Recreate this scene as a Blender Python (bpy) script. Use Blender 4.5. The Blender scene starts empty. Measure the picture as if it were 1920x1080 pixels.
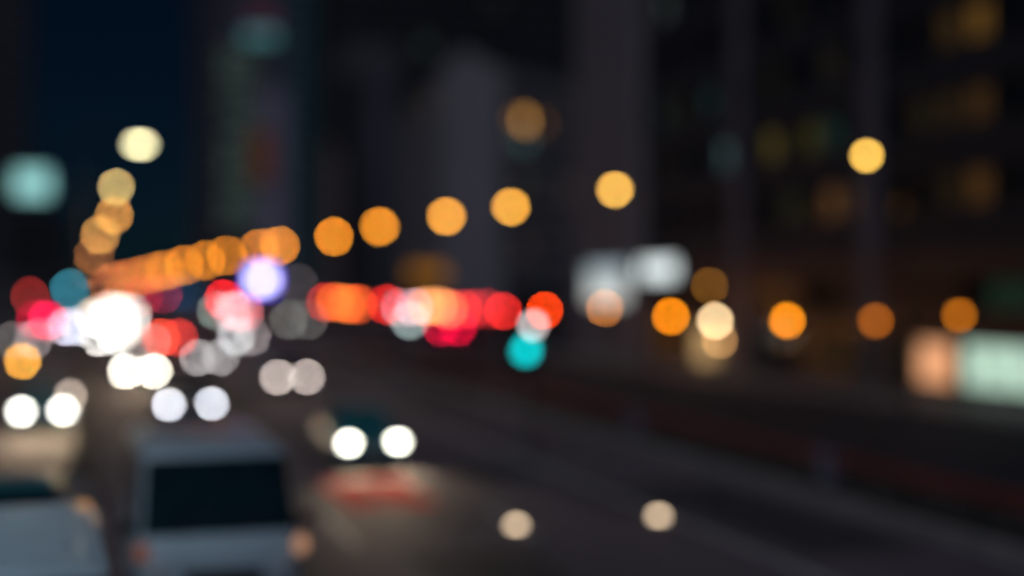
import bpy, bmesh, math, random
from mathutils import Vector, Matrix

random.seed(7)
scene = bpy.context.scene
col = scene.collection
PI = math.pi

# ------------------------------------------------------------------ camera
H = 4.6                       # eye height on a footbridge over the road
FPX = 2667.0                  # focal length in pixels of a 1920 px wide frame (50 mm lens)
YAW = math.atan((960 - 170) / FPX)
SA, CA = math.sin(YAW), math.cos(YAW)
FOCUS = 8.5
COC = 78.0                    # blur disc of a far lamp, in 1920-px pixels
cd = bpy.data.cameras.new('camera')
cam = bpy.data.objects.new('camera', cd)
col.objects.link(cam)
scene.camera = cam
cd.lens, cd.sensor_width = 50, 36
cd.clip_start, cd.clip_end = 0.1, 9000
cam.location = (0, 0, H)
cam.rotation_euler = (PI / 2, 0, -YAW)
cd.dof.use_dof = True
cd.dof.focus_distance = FOCUS
cd.dof.aperture_fstop = 0.05 / (COC * FOCUS / FPX)
cd.dof.aperture_blades = 0

# ------------------------------------------------------------------ world, moon-like sky glow, exposure
world = bpy.data.worlds.new('World')
scene.world = world
world.use_nodes = True
wn = world.node_tree
bg = wn.nodes['Background']
sky = wn.nodes.new('ShaderNodeTexSky')
sky.sky_type = 'NISHITA'
sky.sun_disc = False
sky.sun_elevation = math.radians(52)
sky.sun_rotation = math.radians(205)
sky.altitude = 50
sky.air_density, sky.dust_density, sky.ozone_density = 1.0, 0.1, 4.0
tint = wn.nodes.new('ShaderNodeMix')
tint.data_type, tint.blend_type = 'RGBA', 'MULTIPLY'
tint.inputs[0].default_value = 1
tint.inputs[7].default_value = (.15, .46, .80, 1)      # deep city-night blue
wn.links.new(sky.outputs[0], tint.inputs[6])
wn.links.new(tint.outputs[2], bg.inputs[0])
bg.inputs[1].default_value = 0.0022

sd = bpy.data.lights.new('dusk_sun', 'SUN')
sd.energy = 0.56
sd.angle = math.radians(35)
sd.color = (0.76, 0.80, 1.0)
sun = bpy.data.objects.new('dusk_sun', sd)
col.objects.link(sun)
sun.rotation_euler = (math.radians(38), 0, math.radians(-25))

vs = scene.view_settings
vs.view_transform, vs.look = 'Standard', 'None'
vs.exposure, vs.gamma, vs.use_curve_mapping = 0, 1, False
scene.render.film_transparent = False
cy = scene.cycles
cy.use_denoising = True
cy.use_adaptive_sampling = False
cy.max_bounces, cy.diffuse_bounces, cy.glossy_bounces, cy.transmission_bounces = 4, 2, 3, 2
cy.sample_clamp_indirect = 4.0
cy.sample_clamp_direct = 0.0
cy.caustics_reflective = False
cy.caustics_refractive = False


# ------------------------------------------------------------------ helpers
def lin(c):
    return tuple(((x / 255) / 12.92 if x / 255 <= .04045 else ((x / 255 + .055) / 1.055) ** 2.4) for x in c)


def uv(px, py):
    return (px - 960) / FPX, (540 - py) / FPX


def at(px, py, t):
    """point seen at photo pixel (px, py) at depth t along the viewing axis"""
    u, v = uv(px, py)
    return Vector((t * (SA + u * CA), t * (CA - u * SA), H + v * t))


def at_z(px, py, z):
    u, v = uv(px, py)
    return at(px, py, (z - H) / v)


def at_x(px, py, x):
    u, v = uv(px, py)
    return at(px, py, x / (SA + u * CA))


def at_y(px, py, y):
    u, v = uv(px, py)
    return at(px, py, y / (CA - u * SA))


def depth(p):
    return p[0] * SA + p[1] * CA


def new_mesh(bm, name, smooth=False):
    bmesh.ops.recalc_face_normals(bm, faces=bm.faces)
    me = bpy.data.meshes.new(name)
    bm.to_mesh(me)
    bm.free()
    if smooth:
        for p in me.polygons:
            p.use_smooth = True
        me.set_sharp_from_angle(angle=math.radians(38))
    return me


def obj(name, data, mat=None, parent=None, loc=None, rotz=None, smooth=False):
    if isinstance(data, bmesh.types.BMesh):
        data = new_mesh(data, name, smooth)
    if mat is not None and not data.materials:
        data.materials.append(mat)
    o = bpy.data.objects.new(name, data)
    col.objects.link(o)
    if parent is not None:
        o.parent = parent
    if loc is not None:
        o.location = loc
    if rotz is not None:
        o.rotation_euler = (0, 0, rotz)
    if mat is not None and data.materials[0] is not mat:
        setmat(o, mat)
    return o


def setmat(o, mat):
    o.material_slots[0].link = 'OBJECT'
    o.material_slots[0].material = mat


def tag(o, label, cat, group=None):
    o['label'], o['category'] = label, cat
    if group:
        o['group'] = group
    return o


def thing(name, label, cat, loc=(0, 0, 0), rotz=0, group=None):
    o = bpy.data.objects.new(name, None)
    o.empty_display_size = .3
    col.objects.link(o)
    o.location = loc
    o.rotation_euler = (0, 0, rotz)
    return tag(o, label, cat, group)


def struct(name, bm, mat):
    o = obj(name, bm, mat)
    o['kind'] = 'structure'
    return o


def box(bm, x0, x1, y0, y1, z0, z1, bevel=0.0, seg=2):
    r = bmesh.ops.create_cube(bm, size=1)
    bmesh.ops.scale(bm, vec=(x1 - x0, y1 - y0, z1 - z0), verts=r['verts'])
    bmesh.ops.translate(bm, vec=((x0 + x1) / 2, (y0 + y1) / 2, (z0 + z1) / 2), verts=r['verts'])
    if bevel:
        es = list({e for v in r['verts'] for e in v.link_edges})
        bmesh.ops.bevel(bm, geom=es, offset=bevel, segments=seg, profile=.5, affect='EDGES')
    return bm


def bbox(*a, **k):
    return box(bmesh.new(), *a, **k)


def sheet(x0, x1, y0, y1, z):
    bm = bmesh.new()
    bm.faces.new([bm.verts.new(p) for p in ((x0, y0, z), (x1, y0, z), (x1, y1, z), (x0, y1, z))])
    return bm


def tube(bm, pts, radii, n=10):
    """tapered tube along a polyline"""
    pts = [Vector(p) for p in pts]
    if not hasattr(radii, '__len__'):
        radii = [radii] * len(pts)
    rings = []
    for i, p in enumerate(pts):
        d = (pts[min(i + 1, len(pts) - 1)] - pts[max(i - 1, 0)]).normalized()
        a = Vector((0, 0, 1)) if abs(d.z) < .9 else Vector((1, 0, 0))
        s = d.cross(a).normalized()
        q = d.cross(s).normalized()
        rings.append([bm.verts.new(p + (s * math.cos(k * 2 * PI / n) + q * math.sin(k * 2 * PI / n)) * radii[i]) for k in range(n)])
    for a, b in zip(rings, rings[1:]):
        for k in range(n):
            bm.faces.new((a[k], a[(k + 1) % n], b[(k + 1) % n], b[k]))
    bm.faces.new(rings[0])
    bm.faces.new(rings[-1])
    return bm


def ellipsoid(bm, c, rx, ry, rz, u=14, v=8):
    r = bmesh.ops.create_uvsphere(bm, u_segments=u, v_segments=v, radius=1)
    bmesh.ops.scale(bm, vec=(rx, ry, rz), verts=r['verts'])
    bmesh.ops.translate(bm, vec=c, verts=r['verts'])
    return bm


def cyl(bm, c, r, depth_, axis='z', n=20, r2=None):
    m = Matrix.Identity(4)
    if axis == 'x':
        m = Matrix.Rotation(PI / 2, 4, 'Y')
    if axis == 'y':
        m = Matrix.Rotation(PI / 2, 4, 'X')
    bmesh.ops.create_cone(bm, cap_ends=True, segments=n, radius1=r, radius2=r if r2 is None else r2, depth=depth_,
                          matrix=Matrix.Translation(c) @ m)
    return bm


def loft(bm, rings, cap=True):
    vr = [[bm.verts.new(p) for p in r] for r in rings]
    n = len(vr[0])
    for a, b in zip(vr, vr[1:]):
        for k in range(n):
            bm.faces.new((a[k], a[(k + 1) % n], b[(k + 1) % n], b[k]))
    if cap:
        bm.faces.new(vr[0])
        bm.faces.new(vr[-1])
    return bm


def slab(corners, inset=(0, 0, 0, 0), proud=.012, thick=.03):
    """a thin pane on the quad bl, br, tr, tl; inset = left, right, bottom, top (fractions)"""
    bl, br, tr, tl = [Vector(c) for c in corners]

    def P(s, t):
        return (bl.lerp(br, s)).lerp(tl.lerp(tr, s), t)
    a, b, c, d = inset
    q = [P(a, c), P(1 - b, c), P(1 - b, 1 - d), P(a, 1 - d)]
    n = (q[1] - q[0]).cross(q[3] - q[0]).normalized()
    bm = bmesh.new()
    f = [bm.verts.new(p + n * proud) for p in q]
    g = [bm.verts.new(p + n * (proud - thick)) for p in q]
    bm.faces.new(f)
    bm.faces.new(g[::-1])
    for k in range(4):
        bm.faces.new((f[k], g[k], g[(k + 1) % 4], f[(k + 1) % 4]))
    return bm


# ------------------------------------------------------------------ materials
def mat(name, color, rough=.6, metal=0., var=.25, scale=3., bump=0., bscale=40., spec=.5, coat=0., rvar=0., stretch=None, color2=None):
    m = bpy.data.materials.new(name)
    m.use_nodes = True
    nt = m.node_tree
    b = nt.nodes['Principled BSDF']
    b.inputs['Roughness'].default_value = rough
    b.inputs['Metallic'].default_value = metal
    b.inputs['Specular IOR Level'].default_value = spec
    b.inputs['Coat Weight'].default_value = coat
    tc = nt.nodes.new('ShaderNodeTexCoord')
    mp = nt.nodes.new('ShaderNodeMapping')
    if stretch:
        mp.inputs['Scale'].default_value = stretch
    nt.links.new(tc.outputs['Object'], mp.inputs[0])
    nz = nt.nodes.new('ShaderNodeTexNoise')
    nz.inputs['Scale'].default_value = scale
    nz.inputs['Detail'].default_value = 5
    nt.links.new(mp.outputs[0], nz.inputs['Vector'])
    rp = nt.nodes.new('ShaderNodeValToRGB')
    rp.color_ramp.elements[0].position, rp.color_ramp.elements[1].position = .3, .7
    c2 = color2 or tuple(min(1, x * (1 + var)) for x in color)
    rp.color_ramp.elements[0].color = (*[x * (1 - var) for x in color], 1)
    rp.color_ramp.elements[1].color = (*c2, 1)
    nt.links.new(nz.outputs['Fac'], rp.inputs[0])
    nt.links.new(rp.outputs[0], b.inputs['Base Color'])
    if rvar:
        mr = nt.nodes.new('ShaderNodeMapRange')
        mr.inputs['To Min'].default_value = max(.02, rough - rvar)
        mr.inputs['To Max'].default_value = rough + rvar
        nt.links.new(nz.outputs['Fac'], mr.inputs['Value'])
        nt.links.new(mr.outputs[0], b.inputs['Roughness'])
    if bump:
        n2 = nt.nodes.new('ShaderNodeTexNoise')
        n2.inputs['Scale'].default_value = bscale
        n2.inputs['Detail'].default_value = 3
        nt.links.new(tc.outputs['Object'], n2.inputs['Vector'])
        bp = nt.nodes.new('ShaderNodeBump')
        bp.inputs['Strength'].default_value = bump
        bp.inputs['Distance'].default_value = .02
        nt.links.new(n2.outputs['Fac'], bp.inputs['Height'])
        nt.links.new(bp.outputs[0], b.inputs['Normal'])
    return m


_glow = {}


def glow(rgb, strength):
    """a lamp surface: linear colour and radiance"""
    k = (tuple(round(x, 4) for x in rgb), round(strength, 3))
    if k not in _glow:
        m = bpy.data.materials.new('lit_lamp')
        m.use_nodes = True
        nt = m.node_tree
        nt.nodes.clear()
        e = nt.nodes.new('ShaderNodeEmission')
        e.inputs[0].default_value = (*rgb, 1)
        e.inputs[1].default_value = strength
        o = nt.nodes.new('ShaderNodeOutputMaterial')
        nt.links.new(e.outputs[0], o.inputs[0])
        _glow[k] = m
    return _glow[k]


def panel_glow(rgb, strength, scale=.6, amount=.35):
    """a back-lit sign or shop interior: slightly uneven light"""
    m = bpy.data.materials.new('lit_panel')
    m.use_nodes = True
    nt = m.node_tree
    nt.nodes.clear()
    tc = nt.nodes.new('ShaderNodeTexCoord')
    nz = nt.nodes.new('ShaderNodeTexNoise')
    nz.inputs['Scale'].default_value = scale
    nt.links.new(tc.outputs['Object'], nz.inputs['Vector'])
    mr = nt.nodes.new('ShaderNodeMapRange')
    mr.inputs['From Min'].default_value, mr.inputs['From Max'].default_value = .3, .7
    mr.inputs['To Min'].default_value, mr.inputs['To Max'].default_value = strength * (1 - amount), strength * (1 + amount)
    nt.links.new(nz.outputs['Fac'], mr.inputs['Value'])
    e = nt.nodes.new('ShaderNodeEmission')
    e.inputs[0].default_value = (*rgb, 1)
    nt.links.new(mr.outputs[0], e.inputs[1])
    o = nt.nodes.new('ShaderNodeOutputMaterial')
    nt.links.new(e.outputs[0], o.inputs[0])
    return m


def lamp_mat(srgb, mult, area, t):
    """radiance a lamp of this area needs at depth t so that its blur disc has this colour"""
    c = COC * (1 - FOCUS / t) / FPX * t
    k = max(1.0, (c * c * PI / 4) / area)
    return glow(lin(srgb), round(mult * k, 2))


M = {}
M['ground'] = mat('ground', (.05, .05, .045), .9, var=.3, scale=.2)
M['asphalt'] = mat('asphalt', (.118, .10, .112), .74, var=.3, scale=.35, bump=.25, bscale=60, rvar=.08, stretch=(1, .25, 1), spec=.2)
M['side_asphalt'] = mat('side_asphalt', (.026, .028, .036), .8, var=.3, scale=.4, bump=.25, bscale=60, rvar=.08, spec=.15)
M['paving'] = mat('paving', (.09, .088, .088), .7, var=.25, scale=.8, bump=.2, bscale=30)
M['kerb'] = mat('kerb_concrete', (.28, .27, .25), .75, var=.25, scale=1.2, bump=.2, bscale=30)
M['verge'] = mat('verge', (.022, .022, .02), .9, var=.4, scale=1.5, bump=.5, bscale=12)
M['white_line'] = mat('white_line', (.32, .32, .31), .6, var=.5, scale=2.5)
M['red_reflection'] = mat('red_reflection_colour', (.70, .035, .035), .9, var=.2, scale=2.5, spec=.02)  # red reflection under the headlights, put into the surface colour
M['concrete'] = mat('concrete', (.3, .29, .30), .8, var=.2, scale=.5, bump=.15, bscale=15)
M['grey_stone'] = mat('grey_stone', (.20, .185, .22), .75, var=.15, scale=.15, bump=.1, bscale=6)
M['block_wall'] = mat('grey_block_wall', (.30, .29, .31), .7, var=.15, scale=.12)
M['stone'] = mat('pale_stone', (.27, .255, .275), .75, var=.12, scale=.15, bump=.1, bscale=6)
M['dark_stone'] = mat('dark_stone', (.07, .07, .085), .6, var=.2, scale=.15)
M['slate_wall'] = mat('slate_wall', (.095, .10, .125), .6, var=.2, scale=.12)
M['dark_wall'] = mat('dark_wall', (.05, .05, .058), .6, var=.25, scale=.12)
M['tan_wall'] = mat('tan_wall', (.38, .30, .29), .8, var=.15, scale=.2)
M['purple_wall'] = mat('purple_grey_cladding', (.30, .29, .38), .6, var=.12, scale=.12)
M['teal_clad'] = mat('teal_cladding', (.07, .19, .20), .35, var=.2, scale=.1)
M['glass'] = mat('window_glass', (.012, .016, .02), .12, var=.4, scale=.3, spec=.6)
M['car_glass'] = mat('car_glass', (.006, .022, .028), .08, var=.2, scale=2, spec=.6)
M['metal'] = mat('galvanised_metal', (.30, .30, .31), .45, metal=.7, var=.15, scale=4)
M['dark_metal'] = mat('dark_metal', (.035, .036, .04), .45, metal=.4, var=.2, scale=4)
M['rubber'] = mat('rubber', (.018, .018, .018), .85, var=.2, scale=8)
M['rim'] = mat('wheel_rim', (.4, .4, .42), .35, metal=.8, var=.1, scale=6)
M['trim'] = mat('black_trim', (.02, .02, .022), .5, var=.2, scale=6)
M['plate'] = mat('number_plate', (.6, .6, .55), .5, var=.05, scale=5)
M['lens_off'] = mat('clear_lens', (.35, .36, .38), .12, var=.1, scale=6, spec=.7)
M['tail_off'] = mat('red_lens', (.25, .012, .012), .2, var=.15, scale=6, spec=.6)
M['rail_red'] = mat('red_brown_rail_paint', (.24, .06, .05), .55, var=.3, scale=1.5)
M['post_pale'] = mat('pale_post_paint', (.26, .25, .33), .7, var=.2, scale=2)
M['leaf'] = mat('leaf', (.045, .07, .03), .7, var=.4, scale=3)
M['bark'] = mat('bark', (.08, .06, .045), .9, var=.3, scale=6)
M['barrier'] = mat('sooty_concrete', (.06, .06, .062), .8, var=.3, scale=1, bump=.2, bscale=10)
M['planter'] = mat('planter', (.12, .11, .10), .8, var=.2, scale=2)
M['brown_wall'] = mat('brown_shop_wall', (.13, .08, .055), .6, var=.25, scale=.6)


def paint(name, c, rough=.38):
    return mat(name, c, rough, var=.06, scale=1.5, coat=.12)


P_WHITE = paint('pale_blue_white_paint', (.33, .43, .48), .32)
P_TEAL = paint('dark_teal_paint', (.03, .17, .19), .36)
P_BLACK = paint('black_paint', (.012, .012, .014), .36)
P_GREY = paint('grey_paint', (.12, .12, .13), .36)
P_SILVER = paint('silver_paint', (.32, .33, .34), .3)
P_RED = paint('dark_red_paint', (.18, .015, .015), .36)
P_BLUE = paint('navy_paint', (.015, .03, .08), .36)

# ------------------------------------------------------------------ setting: ground and roads
struct('ground', sheet(-3000, 3000, -300, 6000, -.03), M['ground'])
struct('road', sheet(-9, 15.2, -60, 1600, 0), M['asphalt'])
struct('branch_road', sheet(15.2, 260, 112, 368, 0), M['asphalt'])
struct('frontage_road', sheet(18, 30, -60, 112, 0), M['side_asphalt'])
struct('verge', bbox(15.45, 17.75, -60, 112, -.02, .11), M['verge'])
struct('road_kerb', bbox(15.2, 15.45, -60, 112, -.02, .13, bevel=.02), M['kerb'])
struct('frontage_kerb', bbox(17.75, 18, -60, 112, -.02, .13, bevel=.02), M['kerb'])
struct('shop_pavement', bbox(30.25, 35.6, -60, 112, -.02, .11), M['paving'])
struct('shop_kerb', bbox(30, 30.25, -60, 112, -.02, .13, bevel=.02), M['kerb'])
struct('median_kerb', bbox(-.62, -.02, 33, 1400, -.02, .16, bevel=.03), M['kerb'])
struct('far_pavement', bbox(-14, -9.2, -60, 700, -.02, .11), M['paving'])
struct('far_kerb', bbox(-9.2, -9, -60, 700, -.02, .13, bevel=.02), M['kerb'])
RS = [(112.2, 33.8, 51, .01), (128, 32.6, 50.5, 1.5), (210, 26.5, 49, 1.5), (286, 23.5, 44, 1.5)]
bm = bmesh.new()
loft(bm, [[(a, y, z), (b, y, z), (b, y, -.02), (a, y, -.02)] for y, a, b, z in RS])
struct('raised_road', bm, M['side_asphalt'])
for s_ in (1, 2):
    bm = bmesh.new()
    loft(bm, [[(q[s_] - .25, q[0], q[3] + .003), (q[s_] + .25, q[0], q[3] + .003), (q[s_] + .25, q[0], q[3] + .6), (q[s_] - .25, q[0], q[3] + .6)] for q in RS[1:]])
    struct('raised_road_parapet', bm, M['concrete'])
bm = bmesh.new()
for x0, x1, y0, y1 in ((5.2, 7.4, 20, 24), (1.2, 3.6, 40, 47), (8.6, 10.7, 33, 36), (11.8, 14.2, 22, 31), (4.9, 6.3, 52, 66), (-3.8, -1.4, 58, 70), (12.2, 14.4, 52, 60)):
    bm.faces.new([bm.verts.new(q) for q in ((x0, y0, .003), (x1, y0, .003), (x1, y1, .003), (x0, y1, .003))])
struct('road_patches', bm, mat('patch_asphalt', (.05, .048, .05), .75, var=.25, scale=1.5, bump=.3, bscale=50, spec=.3))
bm = bmesh.new()
for y in range(-20, 150, 9):
    for x in (4.55, 7.9):
        q = [bm.verts.new(p) for p in ((x - .08, y, .004), (x + .08, y, .004), (x + .08, y + 3.5, .004), (x - .08, y + 3.5, .004))]
        bm.faces.new(q)
struct('lane_markings', bm, M['white_line'])
bm = bmesh.new()
for x0, x1 in ((11.0, 11.25), (14.85, 15.0)):
    bm.faces.new([bm.verts.new(p) for p in ((x0, -60, .004), (x1, -60, .004), (x1, 700, .004), (x0, 700, .004))])
struct('edge_lines', bm, M['white_line'])
bm = bmesh.new()
for y in range(-20, 150, 9):
    bm.faces.new([bm.verts.new(p) for p in ((-4.66, y, .004), (-4.52, y, .004), (-4.52, y + 3.5, .004), (-4.66, y + 3.5, .004))])
struct('far_lane_markings', bm, M['white_line'])


# ------------------------------------------------------------------ buildings
def facade(root, p0, p1, z0, z1, ncol, nrow, wall, glass_mats=None, lit=None, band=.3, pier=.16, depth_=.35, proud=.12, panes=False,
           glass=None, cols=None, frame=None):
    """piers, floor bands and recessed windows along the wall p0 -> p1 (outward normal to the right of the run)"""
    p0, p1 = Vector((*p0, 0)), Vector((*p1, 0))
    d = p1 - p0
    L = d.length
    ang = math.atan2(d.y, d.x)
    cw, rh = L / ncol, (z1 - z0) / nrow
    pw, bh = cw * pier, rh * band
    # local frame: x along the wall, -y outward
    def put(name, me, x, z, m, parent=root):
        o = obj(name, me, m, root)
        o.location = p0 + Vector((math.cos(ang), math.sin(ang), 0)) * x + Vector((0, 0, z))
        o.rotation_euler = (0, 0, ang)
        return o
    me_p = new_mesh(bbox(-pw / 2, pw / 2, -proud, depth_, 0, z1 - z0), 'pier')
    me_b = new_mesh(bbox(pw / 2, L - pw / 2, 0, depth_, 0, bh), 'floor_band')
    ww, wh = cw - pw - .004, rh - bh - .004
    fr = min(.12, ww * .06)
    bmw = bmesh.new()
    box(bmw, -ww / 2, -ww / 2 + fr, .12, .30, 0, wh)
    box(bmw, ww / 2 - fr, ww / 2, .12, .30, 0, wh)
    box(bmw, -ww / 2 + fr, ww / 2 - fr, .12, .30, 0, fr)
    box(bmw, -ww / 2 + fr, ww / 2 - fr, .12, .30, wh - fr, wh)
    box(bmw, -fr / 3, fr / 3, .14, .28, fr, wh - fr)
    if not panes:
        box(bmw, -ww / 2 + fr * .9, ww / 2 - fr * .9, .22, .26, fr * .9, wh - fr * .9)
    me_w = new_mesh(bmw, 'window')
    me_g = new_mesh(bbox(-ww / 2 + fr, ww / 2 - fr, .2, .25, fr, wh - fr), 'pane') if panes else None
    for i in range(ncol + 1):
        put('pier', me_p, i * cw, z0, wall)
    for j in range(nrow):
        put('floor_band', me_b, 0, z0 + j * rh, wall)
    for i in range(ncol):
        if cols and i not in cols:
            continue
        for j in range(nrow):
            lm = (lit or {}).get((i, j))
            if panes:
                w = put('window', me_w, (i + .5) * cw, z0 + j * rh + bh + .002, frame or M['dark_metal'])
                g = obj('pane', me_g, lm or glass or M['glass'], w)
            else:
                put('window', me_w, (i + .5) * cw, z0 + j * rh + bh + .002, lm or glass or M['glass'])


def cell_on(p0, p1, z0, z1, ncol, nrow):
    """photo pixel -> window cell of that wall"""
    p0, p1 = Vector(p0), Vector(p1)
    d = p1 - p0

    def f(px, py):
        u, v = uv(px, py)
        r = Vector((SA + u * CA, CA - u * SA))
        # p0 + s d = t r
        det = d.x * (-r.y) - d.y * (-r.x)
        s = ((-p0.x) * (-r.y) - (-p0.y) * (-r.x)) / det
        t = (d.x * (-p0.y) - d.y * (-p0.x)) / det
        return int(s * ncol), int((H + v * t - z0) / (z1 - z0) * nrow)
    return f


def prism(poly, z0, z1):
    bm = bmesh.new()
    return loft(bm, [[(x, y, z0) for x, y in poly], [(x, y, z1) for x, y in poly]])


_lit_cache = {}


def win(c, k=1.0):
    key = (c, k)
    if key not in _lit_cache:
        _lit_cache[key] = panel_glow(lin(c), k, .9, .5)
    return _lit_cache[key]


# --- dark glass block beside the frontage road (faces the road)
ZA0, ZA1 = 6.2, 44.0
A = thing('office_block', 'dark glass office block with pale stone piers behind the row of amber lanterns', 'building', (35, 62, 0))
Ainv = Matrix.Translation((-35, -62, 0))
bA = bpy.data.objects.new  # (parts below are placed in the block's own frame)
A.location = (0, 0, 0)
obj('core', prism([(35.45, 36), (70, 36), (70, 100), (35.45, 100)], 0, 46), M['dark_wall'], A)
PY = [36.0, 44.6, 58.9, 73.0, 88.0]
fA_args = []
litA_px = [((1250, 52), (95, 110, 108), 2.2), ((1235, 45), (70, 80, 78), 1.0), ((1280, 205), (34, 60, 58), 1.), ((1330, 210), (30, 52, 50), 1.0),
           ((1240, 200), (28, 44, 42), 1.0), ((1363, 300), (60, 82, 84), 1.6), ((1460, 315), (95, 82, 40), 1.), ((1510, 310), (66, 60, 26), 1.),
           ((1550, 310), (30, 52, 46), 1.), ((1570, 305), (30, 50, 44), 1.), ((1556, 425), (100, 68, 40), 1.), ((1600, 420), (62, 45, 30), 1.),
           ((1845, 85), (150, 108, 48), .4), ((1795, 92), (62, 45, 22), .8), ((1740, 240), (46, 38, 22), .6), ((1790, 235), (58, 44, 26), .6),
           ((1850, 228), (80, 56, 30), .6), ((1840, 385), (105, 72, 36), .5), ((1800, 378), (50, 38, 20), .6),
           ((1455, 200), (26, 24, 12), 1.), ((1560, 205), (36, 32, 24), 1.), ((1265, 270), (36, 30, 14), 1.), ((1470, 430), (40, 42, 22), 1.),
           ((1235, 300), (30, 26, 14), 1.), ((1640, 110), (26, 24, 14), 1.), ((1480, 90), (24, 22, 14), 1.)]
for a, b in zip(PY, PY[1:]):
    nc = 5 if b - a < 10 else 6
    w0, w1 = (35.0, b - .702), (35.0, a + .702)
    cf = cell_on(w0, w1, ZA0, ZA1, nc, 11)
    lit = {}
    for (p, c, k) in litA_px:
        i, j = cf(*p)
        s = cell_on(w0, w1, ZA0, ZA1, nc, 11)
        u, v = uv(*p)
        yy = at_x(p[0], p[1], 35.0).y
        if a + .7 <= yy <= b - .7 and 0 <= j < 11:
            lit[(i, j)] = win(c, k)
    facade(A, w0, w1, ZA0, ZA1, nc, 11, M['dark_wall'], lit=lit, panes=True, band=.5, pier=.10)
for y in PY:
    if y < 88:
        obj('stone_pier', bbox(34.70, 35.44, y - .7, y + .7, 0, 45), M['grey_stone' if y > 50 else 'dark_stone'], A)
obj('end_pier', bbox(34.3, 35.44, 87.303, 99.6, 0, 46.5), M['stone'], A)
obj('parapet', bbox(34.9, 35.9, 36, 87.1, 45.003, 46.8), M['dark_stone'], A)
obj('shop_fascia', bbox(34.75, 35.44, 36.5, 87.1, 5.0, 6.19), M['brown_wall'], A)
# ground floor: glazed shop bays between brown walls
def shop_bay(y0, y1, z0, z1, m, name='shop_window', mull=0):
    f = obj(name, _frame_bm(y0, y1, z0, z1, mull), M['dark_metal'], A)
    obj('pane', bbox(35.02, 35.06, y0 + .06, y1 - .06, z0 + .06, z1 - .06), m, f)
    return f


def _frame_bm(y0, y1, z0, z1, mull):
    bm = bmesh.new()
    box(bm, 34.96, 35.14, y0, y0 + .06, z0, z1)
    box(bm, 34.96, 35.14, y1 - .06, y1, z0, z1)
    box(bm, 34.96, 35.14, y0 + .06, y1 - .06, z0, z0 + .06)
    box(bm, 34.96, 35.14, y0 + .06, y1 - .06, z1 - .06, z1)
    for k in range(1, mull + 1):
        y = y0 + (y1 - y0) * k / (mull + 1)
        box(bm, 34.97, 35.01, y - .03, y + .03, z0 + .06, z1 - .06)
    return bm


MINT = panel_glow(lin((185, 216, 195)), 1.1, 1.4, .30)
PEACH = panel_glow(lin((255, 180, 130)), .8, .9, .25)
WARM = panel_glow(lin((255, 205, 140)), .62, 1.2, .3)
DIMBROWN = panel_glow(lin((105, 68, 40)), .35, .7, .5)
DIMGREEN = panel_glow(lin((60, 90, 72)), .22, .7, .4)
shop_bay(45.6, 51.7, .4, 2.35, MINT, mull=3)
for (y0, y1, z1) in ((45.6, 51.69, 3.6), (52.3, 55.19, 4.98)):
    obj('lintel', bbox(34.93, 35.43, y0, y1, 2.36, z1), M['brown_wall'], A)
    obj('plinth', bbox(34.93, 35.43, y0, y1, .1, .39), M['dark_stone'], A)
shop_bay(52.3, 55.2, .4, 2.35, PEACH, 'poster_panel')
shop_bay(60.2, 65.5, .12, 3.2, DIMBROWN, mull=2)
shop_bay(66.0, 71.8, .12, 3.2, M['glass'], mull=2)
shop_bay(75.2, 79.2, .12, 2.4, WARM, 'entrance', mull=1)
shop_bay(80.0, 86.6, .12, 3.4, DIMBROWN, mull=3)
shop_bay(66.0, 72.0, 3.5, 4.9, DIMBROWN, 'transom_window', mull=2)
shop_bay(47.0, 50.0, 4.95 - 1.3, 4.95, DIMGREEN, 'transom_window', mull=1)
for (y0, y1) in ((36.9, 45.59), (51.71, 52.29), (55.21, 58.0), (59.8, 60.19), (65.51, 65.99), (71.81, 72.1), (73.9, 75.19), (79.21, 79.99), (86.61, 87.1)):
    obj('shop_wall', bbox(34.9, 35.44, y0, y1, 0, 4.99), M['brown_wall'], A)

# --- box signs on the block
def box_sign(name, label, y0, y1, z0, z1, face, group=None, x=34.3, th=.35):
    t = thing(name, label, 'sign', (x, (y0 + y1) / 2, z0), 0, group)
    w = (y1 - y0) / 2
    bm = bmesh.new()
    box(bm, -th, -.04, -w, w, 0, z1 - z0, bevel=.03)
    obj('sign_case', bm, M['dark_metal'], t)
    obj('sign_face', bbox(-th - .03, -th - .001, -w + .08, w - .08, .08, z1 - z0 - .08), face, t)
    for s in (-.6, .6):
        obj('bracket', bbox(-.04, .0, s * w - .08, s * w + .08, .2, z1 - z0 - .2), M['dark_metal'], t)
    return t


def gradient_face(top, bottom, k, zsize):
    m = panel_glow(lin(bottom), k, .8, .15)
    nt = m.node_tree
    e = [n for n in nt.nodes if n.type == 'EMISSION'][0]
    tc = [n for n in nt.nodes if n.type == 'TEX_COORD'][0]
    sp = nt.nodes.new('ShaderNodeSeparateXYZ')
    mr = nt.nodes.new('ShaderNodeMapRange')
    mr.inputs['From Max'].default_value = zsize
    rp = nt.nodes.new('ShaderNodeValToRGB')
    rp.color_ramp.elements[0].color = (*lin(bottom), 1)
    rp.color_ramp.elements[1].color = (*lin(top), 1)
    nt.links.new(tc.outputs['Object'], sp.inputs[0])
    nt.links.new(sp.outputs['Z'], mr.inputs['Value'])
    nt.links.new(mr.outputs[0], rp.inputs[0])
    nt.links.new(rp.outputs[0], e.inputs[0])
    return m


box_sign('billboard', 'large square white and grey lit billboard on the pale end pier', 87.8, 95.8, 3.5, 6.3,
         gradient_face((95, 120, 135), (195, 195, 188), 1.5, 3.2), x=34.29)
box_sign('shop_sign', 'wide low bright white box sign beside the square billboard', 80.7, 86.7, 5.1, 6.4,
         panel_glow(lin((208, 218, 218)), 2.0, .5, .15), x=34.74)

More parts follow.
